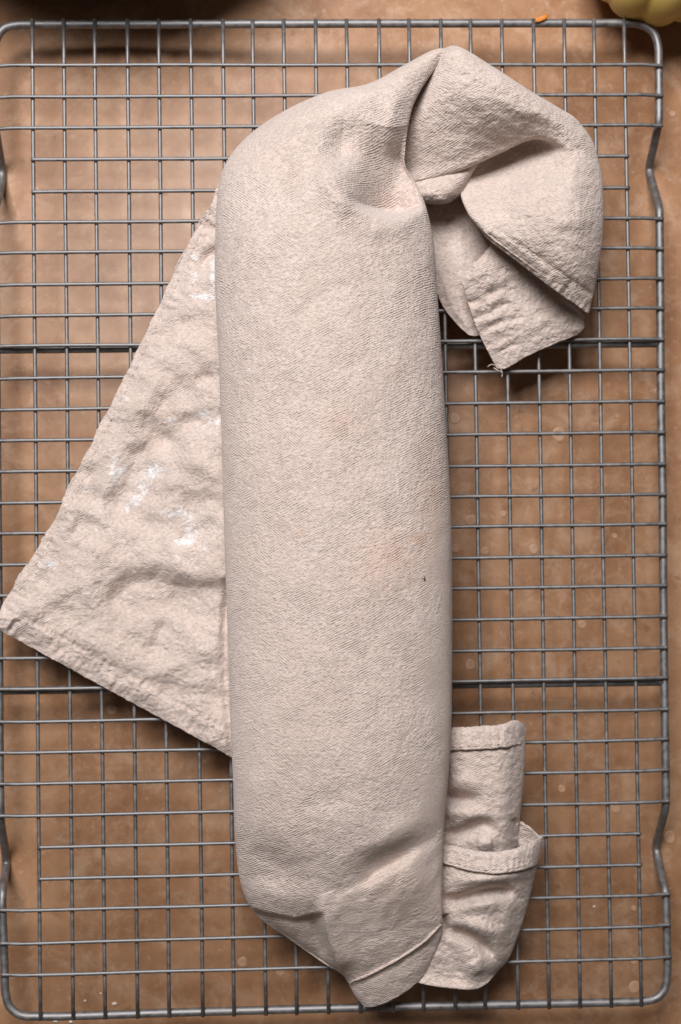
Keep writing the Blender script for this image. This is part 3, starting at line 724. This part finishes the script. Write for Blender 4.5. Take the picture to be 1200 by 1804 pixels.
# frayed threads
thr = []
for pts in ([(872, 645, 2), (868, 642, 3), (862, 644, 4), (859, 647, 3)], [(880, 648, 2), (884, 654, 3), (885, 660, 2.5), (884, 664, 2)], [(870, 648, 2), (876, 652, 3.5), (882, 655, 3)],
            [(1030, 538, 14), (1036, 543, 15), (1037, 550, 13)], [(808, 332, 14), (813, 328, 16), (816, 333, 13)]):
    p = catmull(np.array(pts, float), 14)
    thr.append(tube(at(p[:, 0], p[:, 1], ZT + p[:, 2] / 1000), 0.00022, 6))
for k, (v, f) in enumerate(thr):
    mesh_obj("loose_thread", local(v, towel), f, m_cloth, ear_o if k > 2 else corner_o)

# ------------------------------------------------------------------ flour grains on the spread corner
m_flour, nt, bs = new_mat("white_flour")
bs.inputs["Base Color"].default_value = (0.72, 0.72, 0.73, 1); bs.inputs["Roughness"].default_value = 1.0
ico = np.array([(1, 0, 0), (-1, 0, 0), (0, 1, 0), (0, -1, 0), (0, 0, 1), (0, 0, -1)], float)
icf = np.array([(0, 2, 4), (2, 1, 4), (1, 3, 4), (3, 0, 4), (2, 0, 5), (1, 2, 5), (3, 1, 5), (0, 3, 5)])
fx, fy, fz = FLAP_S
ff = flap_flour(fx, fy)
ok = (ff > 0.35) & (fx < 395)
wts = (ff * ok).ravel(); wts = wts ** 1.6 / (wts ** 1.6).sum()
idx = rng.choice(fx.size, 900, p=wts)
parts = []
W = at(fx.ravel()[idx], fy.ravel()[idx], fz.ravel()[idx] / 1000 + 0.0001)
for p in W:
    s = 0.00011 + 0.00022 * rng.random() ** 3
    parts.append((p + ico * s * rng.uniform(0.7, 1.3, (6, 1)), icf))
v, f = merge(parts)
o = mesh_obj("flour_dusting", v, f, m_flour)
o["kind"] = "stuff"; o["label"] = "white flour dusted over the spread towel corner"; o["category"] = "flour"

# ------------------------------------------------------------------ pale pumpkin at the upper right
m_pump, nt, bs = new_mat("pale_yellow_pumpkin_skin")
geo = node(nt, "ShaderNodeNewGeometry")
nt.links.new(ramp(nt, noise(nt, geo.outputs["Position"], 60, 4), [(0.3, (0.52, 0.35, 0.075)), (0.7, (0.62, 0.45, 0.14))]), bs.inputs["Base Color"])
bs.inputs["Roughness"].default_value = 0.5
m_stem, nt, bs = new_mat("dry_stem"); bs.inputs["Base Color"].default_value = (0.30, 0.22, 0.10, 1); bs.inputs["Roughness"].default_value = 0.8
c = at(1172, -118, 0.028)
pk = empty("pumpkin", (c[0], c[1], 0), "small pale yellow ribbed pumpkin cut off by the upper right corner", "pumpkin")
na, nb = 196, 60
A = np.linspace(0, 2 * np.pi, na, endpoint=False)[None, :]; B = np.linspace(0.02, np.pi - 0.02, nb)[:, None]
Rp = 0.0362
lob = 1 + 0.075 * (np.abs(np.sin(A * 6.5 + 0.62 )) ** 0.7 - 1) * np.sin(B) ** 0.5
lob = 1 - 0.07 * np.sin(B) ** 0.5 * np.clip(1 - np.abs(np.sin(7 * A + 0.35)) ** 0.75, 0, 1)
r = Rp * np.sin(B) ** 0.8 * lob
zz = 0.026 + 0.026 * np.cos(B) - 0.007 * np.exp(-(B / 0.35) ** 2) + 0.003 * np.exp(-((np.pi - B) / 0.4) ** 2)
zz = zz + 0 * A
Vp = np.stack([r * np.cos(A), r * np.sin(A), zz], -1)
mesh_obj("ribbed_skin", Vp.reshape(-1, 3), grid_faces(nb, na, wrap=True, flip=True), m_pump, pk)
v, f = tube(catmull([(0, 0, .043), (0.001, 0.001, .052), (0.004, 0.003, .060), (0.009, 0.006, .064)], 16), np.linspace(0.0055, 0.0035, 16), 10)
mesh_obj("stem", v, f, m_stem, pk)

# ------------------------------------------------------------------ dark bowl just beyond the top edge
m_bowl, nt, bs = new_mat("dark_glaze")
geo = node(nt, "ShaderNodeNewGeometry")
nt.links.new(ramp(nt, noise(nt, geo.outputs["Position"], 80, 3), [(0.3, (0.004, 0.002, 0.002)), (0.7, (0.009, 0.005, 0.004))]), bs.inputs["Base Color"])
bs.inputs["Roughness"].default_value = 0.6
c = at(165, -427, 0.010)
bw = empty("bowl", (c[0], c[1], 0), "dark round bowl barely showing at the top edge left of centre", "bowl")
prof = [(0.0, 0.002), (0.070, 0.0), (0.092, 0.001), (0.0985, 0.006), (0.1005, 0.016), (0.1015, 0.04), (0.1015, 0.068), (0.100, 0.070), (0.098, 0.068), (0.095, 0.02), (0.086, 0.008), (0.0, 0.006)]
v, f = lathe(prof, 96)
mesh_obj("bowl_body", v, f[:, ::-1], m_bowl, bw)

# ------------------------------------------------------------------ crumbs
m_or, nt, bs = new_mat("orange_flesh"); bs.inputs["Base Color"].default_value = (0.58, 0.19, 0.02, 1); bs.inputs["Roughness"].default_value = 0.55
def crumb(px, py, z, r, mat, label, cat, group=None, stretch=(1, 1, 1), seed=0, name="crumb"):
    c = at(px, py, z)
    B = np.linspace(0.05, np.pi - 0.05, 14)[:, None]; A = np.linspace(0, 2 * np.pi, 22, endpoint=False)[None, :]
    k = 1 + 0.45 * perlin(np.cos(A) * np.sin(B) * 1.4 + seed, np.sin(A) * np.sin(B) * 1.4 + np.cos(B) * 1.7, seed)
    V = np.stack([k * np.cos(A) * np.sin(B) * stretch[0], k * np.sin(A) * np.sin(B) * stretch[1], k * np.cos(B) * stretch[2]], -1) * r
    o = mesh_obj(name, V.reshape(-1, 3), grid_faces(14, 22, wrap=True, flip=True), mat)
    o.location = c
    o["label"] = label; o["category"] = cat
    if group: o["group"] = group
    return o
o = crumb(953, 33, Z_RIM + R_RIM + 0.0006, 0.0013, m_or, "tiny orange shred lying on the rack's top rim", "crumb", stretch=(2.3, 0.9, 0.6), seed=2, name="orange_shred")
o.rotation_euler = (0, 0, 0.35)
m_seed, nt, bs = new_mat("dark_speck"); bs.inputs["Base Color"].default_value = (0.09, 0.045, 0.03, 1)
zz = surf_z(748, 1020, ROLL_S) / 1000
o = crumb(748, 1020, zz, 0.0005, m_seed, "tiny dark brown speck on the towel roll's right side", "speck", stretch=(0.8, 1.7, 0.7), seed=5, name="dark_speck")
m_cr, nt, bs = new_mat("pale_crumb"); bs.inputs["Base Color"].default_value = (0.72, 0.62, 0.52, 1)
for k, (px, py, r, where) in enumerate([(202, 1768, .0011, "right of the rack's lower left corner wires"), (150, 1763, .0006, "near the lower left rim"), (178, 1750, .0005, "above the lower left rim"), (98, 1799, .0009, "outside the lower left corner of the rack"), (125, 1800, .0008, "just below the rack's bottom rim"), (1047, 1597, .0006, "lower right grid")]):
    crumb(px, py, 0.0003, r * 0.75, m_cr, "tiny pale crumb on the brown table " + where, "crumb", "pale crumbs on the table", stretch=(1.2, 0.8, 0.6), seed=k + 7)
